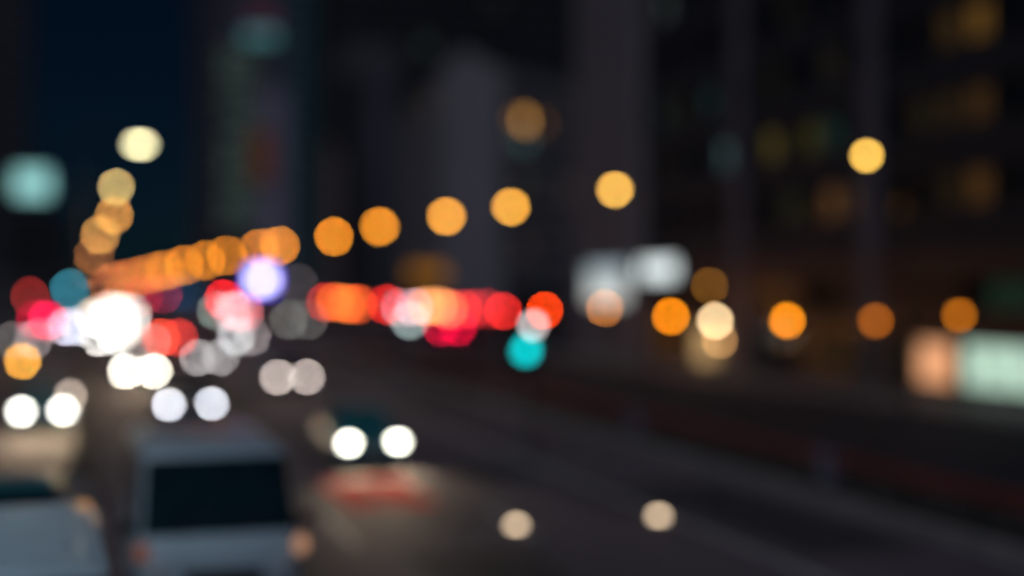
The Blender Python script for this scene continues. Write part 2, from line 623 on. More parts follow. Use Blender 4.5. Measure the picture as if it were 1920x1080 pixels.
# --- wedge corner building beyond the branch road
B = thing('corner_building', 'wedge shaped corner building with tall pale blank corner and a few amber windows', 'building')
def xy(px, t):
    p = at(px, 540, t)
    return (p.x, p.y)
b1, b2, b3, b4 = xy(748, 316), xy(826, 262), xy(942, 258), xy(1100, 286)
ZB = 41.0
cB = Vector(((b1[0] + b4[0]) / 2 + 12, (b1[1] + b4[1]) / 2 + 40))
inset = lambda p, k=.0: p
back1, back2 = (b1[0] + 12, b1[1] + 40), (b4[0] + 12, b4[1] + 50)
def shrink(poly, k=.5):
    c = sum((Vector(p) for p in poly), Vector((0, 0))) / len(poly)
    return [tuple(Vector(p) + (c - Vector(p)).normalized() * k) for p in poly]
obj('core', prism(shrink([b1, b2, b3, b4, back2, back1], .9), 0, ZB + .5), M['dark_stone'], B)
# pale corner with a stepped crest
def wall_slab(p0, p1, z0, z1, th, crest=0):
    p0, p1 = Vector((*p0, 0)), Vector((*p1, 0))
    d = (p1 - p0).normalized()
    n = Vector((d.y, -d.x, 0))
    pts = [p0 + n * .25, p1 + n * .25, p1 - n * th, p0 - n * th]
    bm = bmesh.new()
    lo = [bm.verts.new(p + Vector((0, 0, z0))) for p in pts]
    hi = [bm.verts.new(p + Vector((0, 0, z1))) for p in pts]
    if crest:
        m0 = p0.lerp(p1, .38)
        c0 = bm.verts.new(m0 + n * .25 + Vector((0, 0, z1 + crest)))
        c1 = bm.verts.new(m0 - n * th + Vector((0, 0, z1 + crest)))
        bm.faces.new((lo[0], lo[1], hi[1], c0, hi[0]))
        bm.faces.new((lo[2], lo[3], hi[3], c1, hi[2]))
        bm.faces.new((hi[0], c0, c1, hi[3]))
        bm.faces.new((c0, hi[1], hi[2], c1))
    else:
        bm.faces.new((lo[0], lo[1], hi[1], hi[0]))
        bm.faces.new((lo[2], lo[3], hi[3], hi[2]))
        bm.faces.new(hi)
    bm.faces.new((lo[1], lo[2], hi[2], hi[1]))
    bm.faces.new((lo[3], lo[0], hi[0], hi[3]))
    bm.faces.new(lo[::-1])
    return bm
obj('pale_corner', wall_slab(b2, b3, 0, 44, 1.5, crest=4.5), M['stone'], B)
litB = {}
f1, f2 = cell_on(b1, b2, 5, ZB, 10, 9), cell_on(b3, b4, 5, ZB, 10, 9)
lb1 = {f1(800, 218): win((110, 90, 40), 1.2), f1(775, 225): win((60, 52, 26), 1.2), f1(815, 215): win((70, 60, 30), 1.1), f1(790, 330): win((32, 36, 30), 1.0)}
lb2 = {f2(962, 222): win((190, 132, 62), .8), f2(990, 222): win((205, 145, 68), 4.2), f2(1022, 222): win((190, 132, 62), .6), f2(990, 270): win((60, 84, 82), 2.2), f2(962, 270): win((50, 72, 70), 1.6),
       f2(985, 345): win((70, 70, 40), 1.0), f2(1068, 350): win((82, 66, 40), 1.1), f2(980, 460): win((70, 52, 34), 1.1), f2(1060, 220): win((50, 44, 24), 1.0), f2(1040, 455): win((46, 42, 26), 1.0)}
facade(B, b1, b2, 5, ZB, 10, 9, M['block_wall'], lit=lb1, pier=.4, band=.5)
facade(B, b3, b4, 5, ZB, 10, 9, M['block_wall'], lit=lb2, pier=.26, band=.42)
obj('roof_band', wall_slab(b1, b2, ZB + .003, ZB + 2.5, 1.0), M['concrete'], B)
obj('roof_band', wall_slab(b3, b4, ZB + .003, ZB + 3.5, 1.0), M['concrete'], B)
obj('base', wall_slab(b1, b2, 0, 4.99, 1.0), M['dark_stone'], B)
obj('base', wall_slab(b3, b4, 0, 4.99, 1.0), M['dark_stone'], B)
p = at(800, 513, 255)
t = thing('shop_sign', 'dim amber shop sign at the foot of the wedge corner building', 'sign', (p.x, p.y, 0), -YAW)
obj('sign_case', bbox(-3.4, 3.4, .0, .5, p.z - 1.3, p.z + 1.3, bevel=.05), M['dark_metal'], t)
obj('sign_face', bbox(-3.25, 3.25, -.05, -.002, p.z - 1.15, p.z + 1.15), panel_glow(lin((150, 95, 10)), 1.0, .4, .3), t)
for s in (-2.6, 2.6):
    obj('leg', bbox(s - .12, s + .12, .1, .4, 0, p.z - 1.305), M['dark_metal'], t)

# --- glass tower with the cyan crown
T = thing('glass_tower', 'slim tower with a dim green window column and cyan lit crown', 'building')
YT = 306
x_at = lambda px, y: at_y(px, 540, y).x
z_at = lambda py, px, y: at_y(px, py, y).z
xt0, xt1, xt2, xt3 = x_at(372, YT), x_at(412, YT), x_at(480, YT), x_at(588, YT)
obj('core', prism([(xt0 + .3, YT + .5), (xt3 - .3, YT + .5), (xt3 - .3, YT + 28), (xt0 + .3, YT + 28)], 0, 78), M['slate_wall'], T)
litT = {}
for i in range(3):
    for j in range(19):
        if random.random() < .85:
            litT[(i, j)] = win((62, 76, 68) if (j + i) % 3 else (48, 62, 58), random.choice((.6, .8, 1.0)))
for i in range(3):
    litT.pop((i, 0), None); litT.pop((i, 1), None)
zg1 = z_at(92, 440, YT)
facade(T, (xt1, YT), (xt2, YT), 12, zg1, 3, 19, M['slate_wall'], lit=litT, proud=.1, band=.35)
facade(T, (xt0, YT), (xt1 - .3, YT), 6, 76, 2, 20, M['slate_wall'], band=.45, proud=.08)
xp = x_at(542, YT)
obj('grey_fin', bbox(xt2 + .35, xp, YT - .6, YT + .49, 0, z_at(170, 510, YT)), M['purple_wall'], T)
facade(T, (xp + .3, YT), (xt3, YT), 4, 77, 2, 20, M['teal_clad'], band=.5, proud=.08)
zc0, zc1 = z_at(80, 485, YT), z_at(57, 485, YT)
obj('lit_crown', bbox(x_at(458, YT), x_at(518, YT), YT - 1.2, YT + .48, zc0 + .3, zc1), panel_glow(lin((80, 135, 140)), .75, .5, .3), T)
obj('red_band', bbox(x_at(465, YT), x_at(518, YT), YT - 1.0, YT + .48, zc1 + 1.6, zc1 + 3.8), panel_glow(lin((80, 42, 62)), .8, .5, .3), T)
obj('upper_slab', bbox(xt1 + .2, xp, YT + .05, YT + .48, zc1 + 4.7, 78), M['slate_wall'], T)
p = at_y(491, 292, YT - 1.5)
t = thing('banner_sign', 'tall dim rust coloured vertical sign on the grey tower fin', 'sign', (p.x, YT - .65, 0))
obj('sign_case', bbox(-2.1, 2.1, -.9, 0, p.z - 5.6, p.z + 5.6, bevel=.06), M['dark_metal'], t)
obj('sign_face', bbox(-1.9, 1.9, -.96, -.903, p.z - 5.4, p.z + 5.4), panel_glow(lin((66, 32, 16)), 1.0, .3, .3), t)

# --- thin tan building, dark towers behind
YE = 322
E_ = thing('tan_building', 'narrow tan building squeezed beside the slim cyan crowned tower', 'building')
xe0, xe1 = x_at(560, YE), x_at(628, YE)
obj('core', bbox(xe0, xe1, YE + .4, YE + 20, 0, z_at(268, 600, YE)), M['tan_wall'], E_)
obj('cornice', bbox(xe0 - .2, xe1 + .2, YE - .3, YE + .39, z_at(268, 600, YE) - 1.2, z_at(268, 600, YE) + .3), M['tan_wall'], E_)
facade(E_, (xe0, YE), (xe1, YE), 4, z_at(275, 600, YE) - 1.2, 2, 8, M['tan_wall'], band=.6, pier=.62)
YC = 376
C_ = thing('black_tower', 'black tower with one grey vertical fin left of the wedge corner building', 'building')
xc0, xc1 = x_at(622, YC), x_at(768, YC)
zc = z_at(75, 690, YC)
bm = bmesh.new()
loft(bm, [[(xc0, YC + .4, 0), (xc1, YC + .4, 0), (xc1, YC + 30, 0), (xc0, YC + 30, 0)],
          [(xc0, YC + .4, zc - 10), (xc1, YC + .4, zc - 10), (xc1, YC + 30, zc - 10), (xc0, YC + 30, zc - 10)],
          [(xc0 + 5, YC + 2, zc), (xc1 - 3, YC + 2, zc), (xc1 - 3, YC + 28, zc), (xc0 + 5, YC + 28, zc)]])
obj('core', bm, M['dark_wall'], C_)
xf0, xf1 = x_at(688, YC), x_at(735, YC)
facade(C_, (xc0, YC), (xf0 - .3, YC), 8, zc - 10, 3, 14, M['dark_stone'], proud=.08)
facade(C_, (xf1 + .3, YC), (xc1, YC), 8, zc - 10, 2, 14, M['dark_wall'], proud=.08)
obj('grey_fin', bbox(xf0, xf1, YC - .5, YC + .39, 0, zc - 8), M['slate_wall'], C_)
YD = 450
D_ = thing('broad_tower', 'broad unlit dark tower rising behind the wedge corner building', 'building')
xd0, xd1 = x_at(596, YD), x_at(1120, YD)
obj('core', bbox(xd0, xd1, YD + .4, YD + 40, 0, 125), M['dark_wall'], D_)
facade(D_, (xd0, YD), (xd1, YD), 48, 122, 20, 14, M['dark_wall'], lit={(7, 6): win((40, 52, 50), 1.), (12, 9): win((24, 30, 30), 1.)}, proud=.1)
# --- far side: black building with rooftop billboard, and the tower behind it
YF = 520
F_ = thing('black_building', 'black low building under the rooftop cyan billboard', 'building')
xf0, xf1 = x_at(16, YF), x_at(130, YF)
zf = z_at(392, 70, YF)
obj('core', bbox(xf0, xf1, YF + .4, YF + 30, 0, zf), M['dark_wall'], F_)
facade(F_, (xf0, YF), (xf1, YF), 4, zf - 1, 7, 7, M['dark_wall'], proud=.1)
xb0, xb1, zb0, zb1 = x_at(26, YF), x_at(94, YF), z_at(368, 60, YF), z_at(317, 60, YF)
t = thing('rooftop_billboard', 'cyan lit rooftop billboard on the black low building', 'billboard', ((xb0 + xb1) / 2, YF + 2, zf))
w = (xb1 - xb0) / 2
obj('sign_case', bbox(-w, w, 0, 1.0, zb0 - zf, zb1 - zf, bevel=.1), M['dark_metal'], t)
obj('sign_face', bbox(-w + .3, w - .3, -.1, -.003, zb0 - zf + .3, zb1 - zf - .3), gradient_face((105, 150, 148), (150, 210, 208), 1.6, 26), t)
for s in (-.7, 0, .7):
    obj('leg', bbox(s * w - .3, s * w + .3, .3, .7, 0, zb0 - zf - .005), M['dark_metal'], t)
YG = 640
G_ = thing('far_tower', 'tall purplish dark tower at the far edge behind the cyan billboard', 'building')
xg0, xg1 = x_at(-150, YG), x_at(52, YG)
obj('core', bbox(xg0, xg1, YG + .4, YG + 40, 0, 170), M['dark_stone'], G_)
facade(G_, (xg0, YG), (xg1, YG), 10, 168, 9, 24, M['dark_stone'], proud=.2, pier=.3, band=.4)


# ------------------------------------------------------------------ street lamps
def street_lamp(name, label, group, head, pole_x, srgb, mult, size, spot=0, spot_col=None, wide=1):
    """post at pole_x, arm reaching to the glowing bowl at head"""
    t = depth(head)
    base = Vector((pole_x, head.y, .1))
    r = thing(name, label, 'street lamp', base, 0, group)
    hx, hz = head.x - pole_x, head.z - base.z
    top = hz + .35
    obj('base', _lathe_base(), M['dark_metal'], r)
    bm = bmesh.new()
    tube(bm, [(0, 0, .35), (0, 0, top * .55), (0, 0, top - .5)], [.08, .065, .05], 10)
    obj('pole', bm, M['dark_metal'], r, smooth=True)
    bm = bmesh.new()
    tube(bm, [(0, 0, top - .5), (hx * .08, 0, top - .05), (hx * .35, 0, top + .12), (hx * .7, 0, hz + size * .5 + .12), (hx, 0, hz + size * .5 + .06)], [.045, .042, .038, .034, .03], 8)
    obj('arm', bm, M['dark_metal'], r, smooth=True)
    bm = bmesh.new()
    rr = bmesh.ops.create_uvsphere(bm, u_segments=14, v_segments=8, radius=1)
    bmesh.ops.scale(bm, vec=(size * .62 * (wide * .9 if wide > 1 else 1), size * .62, size * .34), verts=rr['verts'])
    for v in bm.verts:
        v.co.z = max(v.co.z, 0)
    bmesh.ops.translate(bm, vec=(hx, 0, hz + size * .24), verts=bm.verts)
    h = obj('lamp_head', bm, M['dark_metal'], r, smooth=True)
    bm = bmesh.new()
    ellipsoid(bm, (hx, 0, hz), size * .5 * wide, size * .5, size * .46, 14, 8)
    obj('lamp_bowl', bm, lamp_mat(srgb, mult, PI / 4 * size * size * .92 * wide, t), h, smooth=True)
    if spot:
        ld = bpy.data.lights.new('lamp_light', 'SPOT')
        ld.energy, ld.spot_size, ld.spot_blend = spot, math.radians(150), .8
        ld.shadow_soft_size = .25
        ld.color = spot_col or (1, .55, .2)
        lo = bpy.data.objects.new('lamp_light', ld)
        col.objects.link(lo)
        lo.parent = r
        lo.location = (hx, 0, hz - size * .55)
    return r


_base_me = None


def _lathe_base():
    global _base_me
    if _base_me is None:
        bm = bmesh.new()
        tube(bm, [(0, 0, -.12), (0, 0, .05), (0, 0, .06), (0, 0, .3), (0, 0, .36)], [.2, .2, .16, .14, .1], 12)
        _base_me = new_mesh(bm, 'base', True)
        _base_me.materials.append(M['dark_metal'])
    return _base_me


def sz(t, lo=.26, hi=1.3, px=4.6):
    return max(lo, min(hi, px / 1422 * t))


AMB = (1.0, .55, .22)
GR = 'amber street lamps along the verge of the main road'
HR = 9.2
rrow = [  # px, py, colour, mult, label
    (1625, 291, (255, 200, 88), 1.15, 'amber street lamp in front of the dark office block, nearest of the verge row'),
    (1153, 355, (255, 192, 84), 1.12, 'amber street lamp in front of the pale end pier'),
    (958, 387, (255, 178, 66), 1.12, 'amber street lamp just before the lit amber window of the wedge corner building'),
    (837, 405, (255, 170, 58), 1.12, 'amber street lamp in front of the pale corner of the wedge building'),
    (712, 424, (255, 156, 38), .98, 'amber street lamp in front of the black tower'),
    (626, 443, (250, 150, 34), .93, 'amber street lamp in front of the narrow tan building'),
    (524, 460, (240, 142, 36), .86, 'amber street lamp above and beside the violet screen, nearer of that overlapping pair'),
    (487, 465, (228, 132, 40), .78, 'amber street lamp straight above the violet screen, farther of that overlapping pair'),
    (425, 479, (215, 125, 30), .78, 'amber street lamp first beyond the violet screen'),
    (385, 488, (225, 132, 34), .72, 'amber street lamp second beyond the violet screen'),
    (345, 497, (228, 132, 36), .7, 'amber street lamp third beyond the violet screen'),
    (310, 506, (232, 136, 42), .66, 'amber street lamp fourth beyond the violet screen'),
    (288, 511, (200, 115, 44), .45, None), (267, 516, (190, 108, 46), .42, None), (250, 520, (190, 105, 48), .42, None), (233, 524, (185, 102, 50), .42, None),
    (217, 527.5, (180, 98, 52), .42, None), (202, 531, (175, 95, 55), .42, None)]
for i, (px, py, c, mlt, lab) in enumerate(rrow):
    v = (540 - py) / FPX
    t = min(4.6 / v, 1100)
    hd = at(px, py, t)
    street_lamp('street_lamp', lab or 'tiny dull amber street lamp in the merging verge row, ' + ['sixth', 'fifth', 'fourth', 'third', 'second', 'first'][i - 12] + ' from its far end', GR, hd, hd.x + 1.6, c, mlt, sz(t, px=7.4 if t < 110 else 4.6),
                spot=120 if t < 130 else 0, spot_col=AMB)
GL = 'pale street lamps along the median'
lrow = [(262, 270, (255, 246, 190), 1.25, 'pale yellow street lamp, brightest of the median row and highest against the blue sky'),
        (218, 350, (205, 178, 112), .95, 'dull cream street lamp on the median, second below the bright pale yellow one'),
        (214, 403, (218, 150, 72), .85, 'light amber street lamp on the median, third in that row'),
        (188, 440, (210, 150, 78), .8, 'light amber street lamp on the median, fourth in that row'),
        (176, 478, (140, 85, 45), .8, 'dim brown street lamp on the median, fifth in that row'),
        (166, 508, (100, 62, 38), .8, 'dimmest brown street lamp at the far end of the median row')]
for i, (px, py, c, mlt, lab) in enumerate(lrow):
    t = 5.4 / ((540 - py) / FPX)
    hd = at(px, py, t)
    street_lamp('street_lamp', lab, GL, hd, -.32, c, mlt, sz(t), spot=1300 if t < 120 else 0, spot_col=(1, .78, .5), wide=2.4 if py == 270 else 1)
# added lamp, unseen outside the frame, put on the far pavement to light the vans
street_lamp('street_lamp', 'pale street lamp added out of frame on the far pavement lighting the two white vans', GL, Vector((-5.2, 15.0, 10.3)), -9.6, (225, 240, 255), 1.0, .3, spot=1000, spot_col=(.78, .9, 1))

# --- pavement lanterns in front of the office block
GP = 'amber pavement lanterns before the office block'


def lantern(px, py, x, c, mlt, label, spot=60, size=.31):
    p = at_x(px, py, x)
    t = depth(p)
    r = thing('pavement_lantern', label, 'lantern', (p.x, p.y, .11), 0, GP)
    hz = p.z - .11
    bm = bmesh.new()
    tube(bm, [(0, 0, 0), (0, 0, .1), (0, 0, .12), (0, 0, hz - size * .6)], [.14, .14, .05, .04], 10)
    obj('post', bm, M['dark_metal'], r, smooth=True)
    bm = bmesh.new()
    ellipsoid(bm, (0, 0, hz), size * .5, size * .5, size * .5, 14, 8)
    obj('globe', bm, lamp_mat(c, mlt, PI / 4 * size * size, t), r, smooth=True)
    bm = bmesh.new()
    cyl(bm, (0, 0, hz + size * .55), size * .62, size * .3, n=14, r2=.03)
    obj('cap', bm, M['dark_metal'], r)


lantern(1134, 577, 31.5, (190, 112, 45), .75, 'dim amber lantern under the square white and grey billboard')
lantern(1258, 593, 31.5, (255, 142, 8), 1.0, 'bright orange lantern under the low white box sign')
lantern(1341, 601, 31.5, (255, 220, 165), .95, 'pale cream lantern in front of the lit entrance')
lantern(1476, 601, 31.5, (255, 148, 10), 1.0, 'bright orange lantern before the dark shop windows')
lantern(1642, 601, 31.5, (165, 86, 12), .85, 'dull brown orange lantern before the brown shop wall')
lantern(1799, 591, 31.5, (178, 98, 14), .85, 'dull amber lantern over the peach poster panel')
# wall lamp of the office block
p = at_x(1338, 536, 34.74)
t = thing('wall_lamp', 'faint amber wall lamp above the cream lantern', 'wall lamp', p)
obj('bracket', bbox(-.3, .0, -.05, .05, .12, .2), M['dark_metal'], t)
bm = bmesh.new()
ellipsoid(bm, (-.25, 0, 0), .15, .15, .13)
obj('globe', bm, lamp_mat((112, 72, 22), .9, .07, depth(p)), t, smooth=True)
# glow lamp below cream lantern: a low bollard light by the entrance
p = at_x(1349, 640, 33)
t = thing('bollard_light', 'low warm bollard light by the lit entrance', 'bollard light', (p.x, p.y, .11))
bm = bmesh.new()
cyl(bm, (0, 0, (p.z - .2) / 2), .09, p.z - .2, n=14)
obj('post', bm, M['dark_metal'], t)
bm = bmesh.new()
ellipsoid(bm, (0, 0, p.z - .06), .13, .13, .14)
obj('globe', bm, lamp_mat((225, 165, 100), .38, .056, depth(p)), t, smooth=True)


# ------------------------------------------------------------------ road studs, fence, shrubs
def stud(px, py, label):
    p = at_z(px, py, .07)
    t = thing('road_stud', label, 'road stud', (p.x, p.y, .004), 0, 'lit white road studs')
    bm = bmesh.new()
    tube(bm, [(0, 0, 0), (0, 0, .02), (0, 0, .045)], [.18, .18, .14], 16)
    obj('stud_base', bm, M['metal'], t)
    bm = bmesh.new()
    ellipsoid(bm, (0, 0, .05), .125, .125, .09, 14, 8)
    obj('lens', bm, lamp_mat((218, 190, 158), 1.12, .034, depth(p)), t, smooth=True)


stud(968, 985, 'lit white road stud on the broken lane line')
stud(1235, 968, 'lit white road stud on the solid line near the kerb')

GF = 'red brown guard rails along the verge'
seg_y = [p for p in (18.0, 29.5, 41.5, 57.5, 76.0, 95.0)]
names = ['nearest the camera', 'second from the camera', 'third from the camera', 'fourth from the camera', 'farthest from the camera']
XF = 16.4
post_me = new_mesh(bbox(-.05, .05, -.06, .06, 0, .72), 'post')
for k, (a, b) in enumerate(zip(seg_y, seg_y[1:])):
    r = thing('guard_rail', 'red brown steel guard rail on the verge, ' + names[k], 'guard rail', (XF, a, .11), 0, GF)
    prof = [(-.04, .36), (-.12, .41), (-.12, .47), (-.05, .53), (-.05, .56), (-.12, .62), (-.12, .68), (-.04, .73), (-.02, .73), (-.02, .36)]
    bm = bmesh.new()
    loft(bm, [[(x, .3, z) for x, z in prof], [(x, b - a - .3, z) for x, z in prof]])
    obj('rail', bm, M['rail_red'], r)
    n = int((b - a) / 2)
    for q in range(n):
        obj('post', post_me, M['dark_metal'], r, loc=(.04, .8 + q * (b - a - 1.6) / (n - 1), 0))
for k, y in enumerate(seg_y):
    r = thing('fence_pillar', 'pale violet concrete pillar between guard rails, ' + ('first' if k == 0 else ['', 'second', 'third', 'fourth', 'fifth', 'sixth'][k]) + ' from the camera', 'pillar',
              (XF, y, .11), 0, 'pale pillars between guard rails')
    obj('shaft', bbox(-.22, .22, -.26, .26, 0, .58, bevel=.02), M['post_pale'], r)
    obj('cap', bbox(-.28, .28, -.32, .32, .583, .68, bevel=.02), M['post_pale'], r)


def leafy(bm, c, R, n, s):
    for _ in range(n):
        d = Vector((random.gauss(0, 1), random.gauss(0, 1), random.gauss(0, 1))).normalized() * (random.random() ** .4)
        p = Vector(c) + Vector((d.x * R[0], d.y * R[1], d.z * R[2]))
        a = Vector((random.gauss(0, 1), random.gauss(0, 1), random.gauss(0, 1))).normalized()
        b = a.orthogonal().normalized()
        l, w = s * random.uniform(.7, 1.3), s * .45
        bm.faces.new([bm.verts.new(p - a * l), bm.verts.new(p + b * w), bm.verts.new(p + a * l), bm.verts.new(p - b * w)])


for k, (px, lab) in enumerate(((1422, 'dark leafy shrub in a planter beside the lit entrance'), (1545, 'dark leafy shrub in a planter before the dark shop windows'),
                              (1600, 'dark leafy shrub in a planter before the brown shop wall'), (1690, 'dark leafy shrub in a planter beside the peach poster panel'))):
    p = at_x(px, 600, 33.2)
    r = thing('planted_shrub', lab, 'shrub', (p.x, p.y, .11), 0, 'shrubs in planters on the shop pavement')
    bm = bmesh.new()
    tube(bm, [(0, 0, 0), (0, 0, .5), (0, 0, .55)], [.34, .45, .45], 14)
    obj('planter', bm, M['planter'], r)
    bm = bmesh.new()
    for q in range(5):
        a = q * 1.25
        tube(bm, [(0, 0, .5), (.15 * math.cos(a), .15 * math.sin(a), 1.1), (.4 * math.cos(a), .4 * math.sin(a), 1.9)], [.03, .025, .012], 5)
    obj('stem', bm, M['bark'], r)
    bm = bmesh.new()
    for q in range(6):
        leafy(bm, (random.uniform(-.45, .45), random.uniform(-.45, .45), random.uniform(1.1, 2.1)), (.5, .5, .5), 90, .09)
    obj('foliage', bm, M['leaf'], r)


# ------------------------------------------------------------------ traffic signals
def traffic_signal(label, base, lamp_p, srgb, mult, which, size=.3, arm=False, group='traffic signals'):
    """lamp_p: world place of the lit lens; which: 0 top red, 1 amber, 2 bottom green"""
    t = depth(lamp_p)
    r = thing('traffic_signal', label, 'traffic signal', (base[0], base[1], base[2]), 0, group)
    rel = lamp_p - Vector(base)
    step = size * 1.25
    zc = rel.z + (which - 1) * step
    hx, hy = rel.x, rel.y
    hh, hw = step * 1.6, size * .75
    bm = bmesh.new()
    box(bm, hx - hw, hx + hw, hy + .06, hy + .06 + size * .9, zc - hh, zc + hh, bevel=.04)
    obj('housing', bm, M['trim'], r)
    obj('backboard', bbox(hx - hw * 1.45, hx + hw * 1.45, hy + .14, hy + .17, zc - hh * 1.18, zc + hh * 1.18), M['trim'], r)
    cols = ((255, 40, 20), (255, 160, 20), (30, 220, 200))
    for k in range(3):
        z = zc + (1 - k) * step
        bm = bmesh.new()
        ellipsoid(bm, (hx, hy + .055, z), size / 2, .05, size / 2, 18, 10)
        if k == which:
            m = lamp_mat(srgb, mult, PI / 4 * size * size, t)
        else:
            m = mat('unlit_lens', tuple(.12 * x for x in lin(cols[k])), .3, var=.1)
        le = obj('lens', bm, m, r, smooth=True)
        bm = bmesh.new()
        n = 12
        a0, a1 = [], []
        for q in range(n + 1):
            a = q * PI / n
            for L_, rad in ((a0, size * .54), (a1, size * .6)):
                L_.append((hx + rad * math.cos(a), z + rad * math.sin(a)))
        y0, y1 = hy + .06, hy - size * .45
        V = lambda x, y, z: bm.verts.new((x, y, z))
        ri = [[V(x, y0, z_) for x, z_ in a0], [V(x, y1, z_) for x, z_ in a0], [V(x, y1, z_) for x, z_ in a1], [V(x, y0, z_) for x, z_ in a1]]
        for A_, B_ in ((ri[0], ri[1]), (ri[1], ri[2]), (ri[2], ri[3])):
            for q in range(n):
                bm.faces.new((A_[q], A_[q + 1], B_[q + 1], B_[q]))
        obj('visor', bm, M['trim'], r)
    bm = bmesh.new()
    if arm:
        top = zc + .1
        tube(bm, [(0, 0, 0), (0, 0, .2), (0, 0, top)], [.16, .11, .08], 10)
        obj('pole', bm, M['metal'], r, smooth=True)
        bm = bmesh.new()
        tube(bm, [(0, 0, top - .05), (hx * .5, hy * .5 + .25, top + .12), (hx, hy + .3 + size * .5, top)], [.075, .06, .05], 8)
        obj('mast_arm', bm, M['metal'], r, smooth=True)
    else:
        tube(bm, [(hx, hy + .3 + size * .6, 0), (hx, hy + .3 + size * .6, .2), (hx, hy + .3 + size * .6, zc + hh * .6)], [.13, .08, .06], 10)
        obj('pole', bm, M['metal'], r, smooth=True)
    return r


p = at(987, 656, 41)
traffic_signal('traffic signal with a large lit teal green lens beside the guard rail', (p.x, p.y, 0), p, (0, 205, 208), 1.15, 2, size=.46)
p = at(1021, 582, 82)
traffic_signal('traffic signal with a lone orange red lens left of the dim amber lantern', (p.x, p.y, .0), p, (255, 66, 2), 1.1, 0, size=.3)
p = at(943, 583, 95)
traffic_signal('traffic signal with a plain red lens beside the orange red one', (p.x, p.y, 0), p, (228, 40, 34), .95, 0, size=.32)
p = at(420, 561, 200)
traffic_signal('red traffic signal under the violet screen above the far headlights', (p.x, p.y, 0), p, (235, 25, 30), 1.0, 0, size=.5)
p = at(268, 556, 262)
traffic_signal('dim crimson traffic signal on a mast arm over the far end of the road', (17, p.y, 0), p, (128, 22, 40), .75, 0, size=.6, arm=True)
p = at(305, 551, 256)
traffic_signal('dim crimson traffic signal on the shorter mast arm by the far verge', (17, p.y, 0), p, (128, 22, 44), .6, 0, size=.6, arm=True)
p = at(56, 556, 150)
traffic_signal('dull dark red traffic signal on the pavement below the black low building', (-9.6, p.y, .1), p, (130, 34, 30), .8, 0, size=.42, arm=True)
p = at(130, 541, 150)
traffic_signal('teal blue traffic signal on a mast arm over the far lanes', (-9.6, p.y, .1), p, (62, 150, 172), .5, 2, size=.55, arm=True)


# ------------------------------------------------------------------ other lit street furniture
def post_sign(name, label, p, w, h, face, cat='sign', rot=-YAW):
    t = thing(name, label, cat, (p.x, p.y, 0), rot)
    obj('sign_case', bbox(-w / 2, w / 2, .0, .22, p.z - h / 2, p.z + h / 2, bevel=.03), M['dark_metal'], t)
    obj('sign_face', bbox(-w / 2 + .05, w / 2 - .05, -.02, -.001, p.z - h / 2 + .05, p.z + h / 2 - .05), face, t)
    bm = bmesh.new()
    tube(bm, [(0, .11, 0), (0, .11, .2), (0, .11, p.z - h / 2)], [.15, .1, .08], 10)
    obj('pole', bm, M['metal'], t)
    return t


p = at(491, 524, 132)
c_ = lamp_mat((208, 200, 255), 1.6, 1.3 * 1.0, 132)
ring = lamp_mat((70, 62, 255), .8, 1.4, 132)
t = post_sign('led_screen', 'bright violet white screen on a post by the verge', p, 2.0, 1.7, ring, 'screen')
obj('lit_area', bbox(-.7, .7, -.045, -.022, p.z - .55, p.z + .55), glow(lin((215, 208, 255)), 9), t)
p = at(347, 551, 240)
post_sign('road_sign', 'dim blue lit road sign beside the far lamps', p, 3.6, 1.6, glow(lin((34, 82, 120)), 1.7), 'road sign')
p = at(320, 553, 246)
post_sign('road_sign', 'darker small blue road sign behind the dim blue lit one', p, 1.8, 1.6, glow(lin((30, 44, 84)), 1.5), 'road sign')
p = at(560, 532, 165)
t = thing('pavement_lantern', 'dim greyish lantern right of the violet screen', 'lantern', (p.x, p.y, 0))
bm = bmesh.new(); tube(bm, [(0, 0, 0), (0, 0, .1), (0, 0, .12), (0, 0, p.z - .3)], [.14, .14, .06, .05], 10); obj('post', bm, M['dark_metal'], t)
bm = bmesh.new(); ellipsoid(bm, (0, 0, p.z), .3, .3, .3); obj('globe', bm, lamp_mat((78, 70, 72), .5, .28, 165), t, smooth=True)
p = at(1000, 610, 38)
t = thing('pavement_lantern', 'white lantern overlapping the top of the teal green signal', 'lantern', (p.x, p.y, 0))
bm = bmesh.new(); tube(bm, [(0, 0, 0), (0, 0, .1), (0, 0, .12), (0, 0, p.z - .25)], [.12, .12, .04, .03], 10); obj('post', bm, M['dark_metal'], t)
bm = bmesh.new(); ellipsoid(bm, (0, 0, p.z), .12, .12, .12); obj('globe', bm, lamp_mat((205, 195, 195), .8, .045, 38), t, smooth=True)


p = at(768, 600, 122)
t = thing('pavement_lantern', 'faint teal white low lantern under the pinkish headlights of the grey van', 'lantern', (p.x, p.y, 0))
bm = bmesh.new(); tube(bm, [(0, 0, 0), (0, 0, .1), (0, 0, .12), (0, 0, p.z - .3)], [.14, .14, .06, .05], 10); obj('post', bm, M['dark_metal'], t)
bm = bmesh.new(); ellipsoid(bm, (0, 0, p.z), .3, .3, .3); obj('globe', bm, lamp_mat((165, 185, 182), .6, .28, 122), t, smooth=True)

# concrete barrier blocks on the median
r = thing('median_barrier', 'dark concrete block barrier along the median of the road', 'barrier', (-.32, 34, .16))
prof = [(-.28, 0), (.28, 0), (.28, .08), (.12, .38), (.08, .82), (-.08, .82), (-.12, .38), (-.28, .08)]
bm = bmesh.new()
loft(bm, [[(x, .02, z) for x, z in prof], [(x, 3.96, z) for x, z in prof]])
me = new_mesh(bm, 'barrier_block')
for k in range(32):
    obj('barrier_block', me, M['barrier'], r, loc=(0, 4 * k + .3, 0))


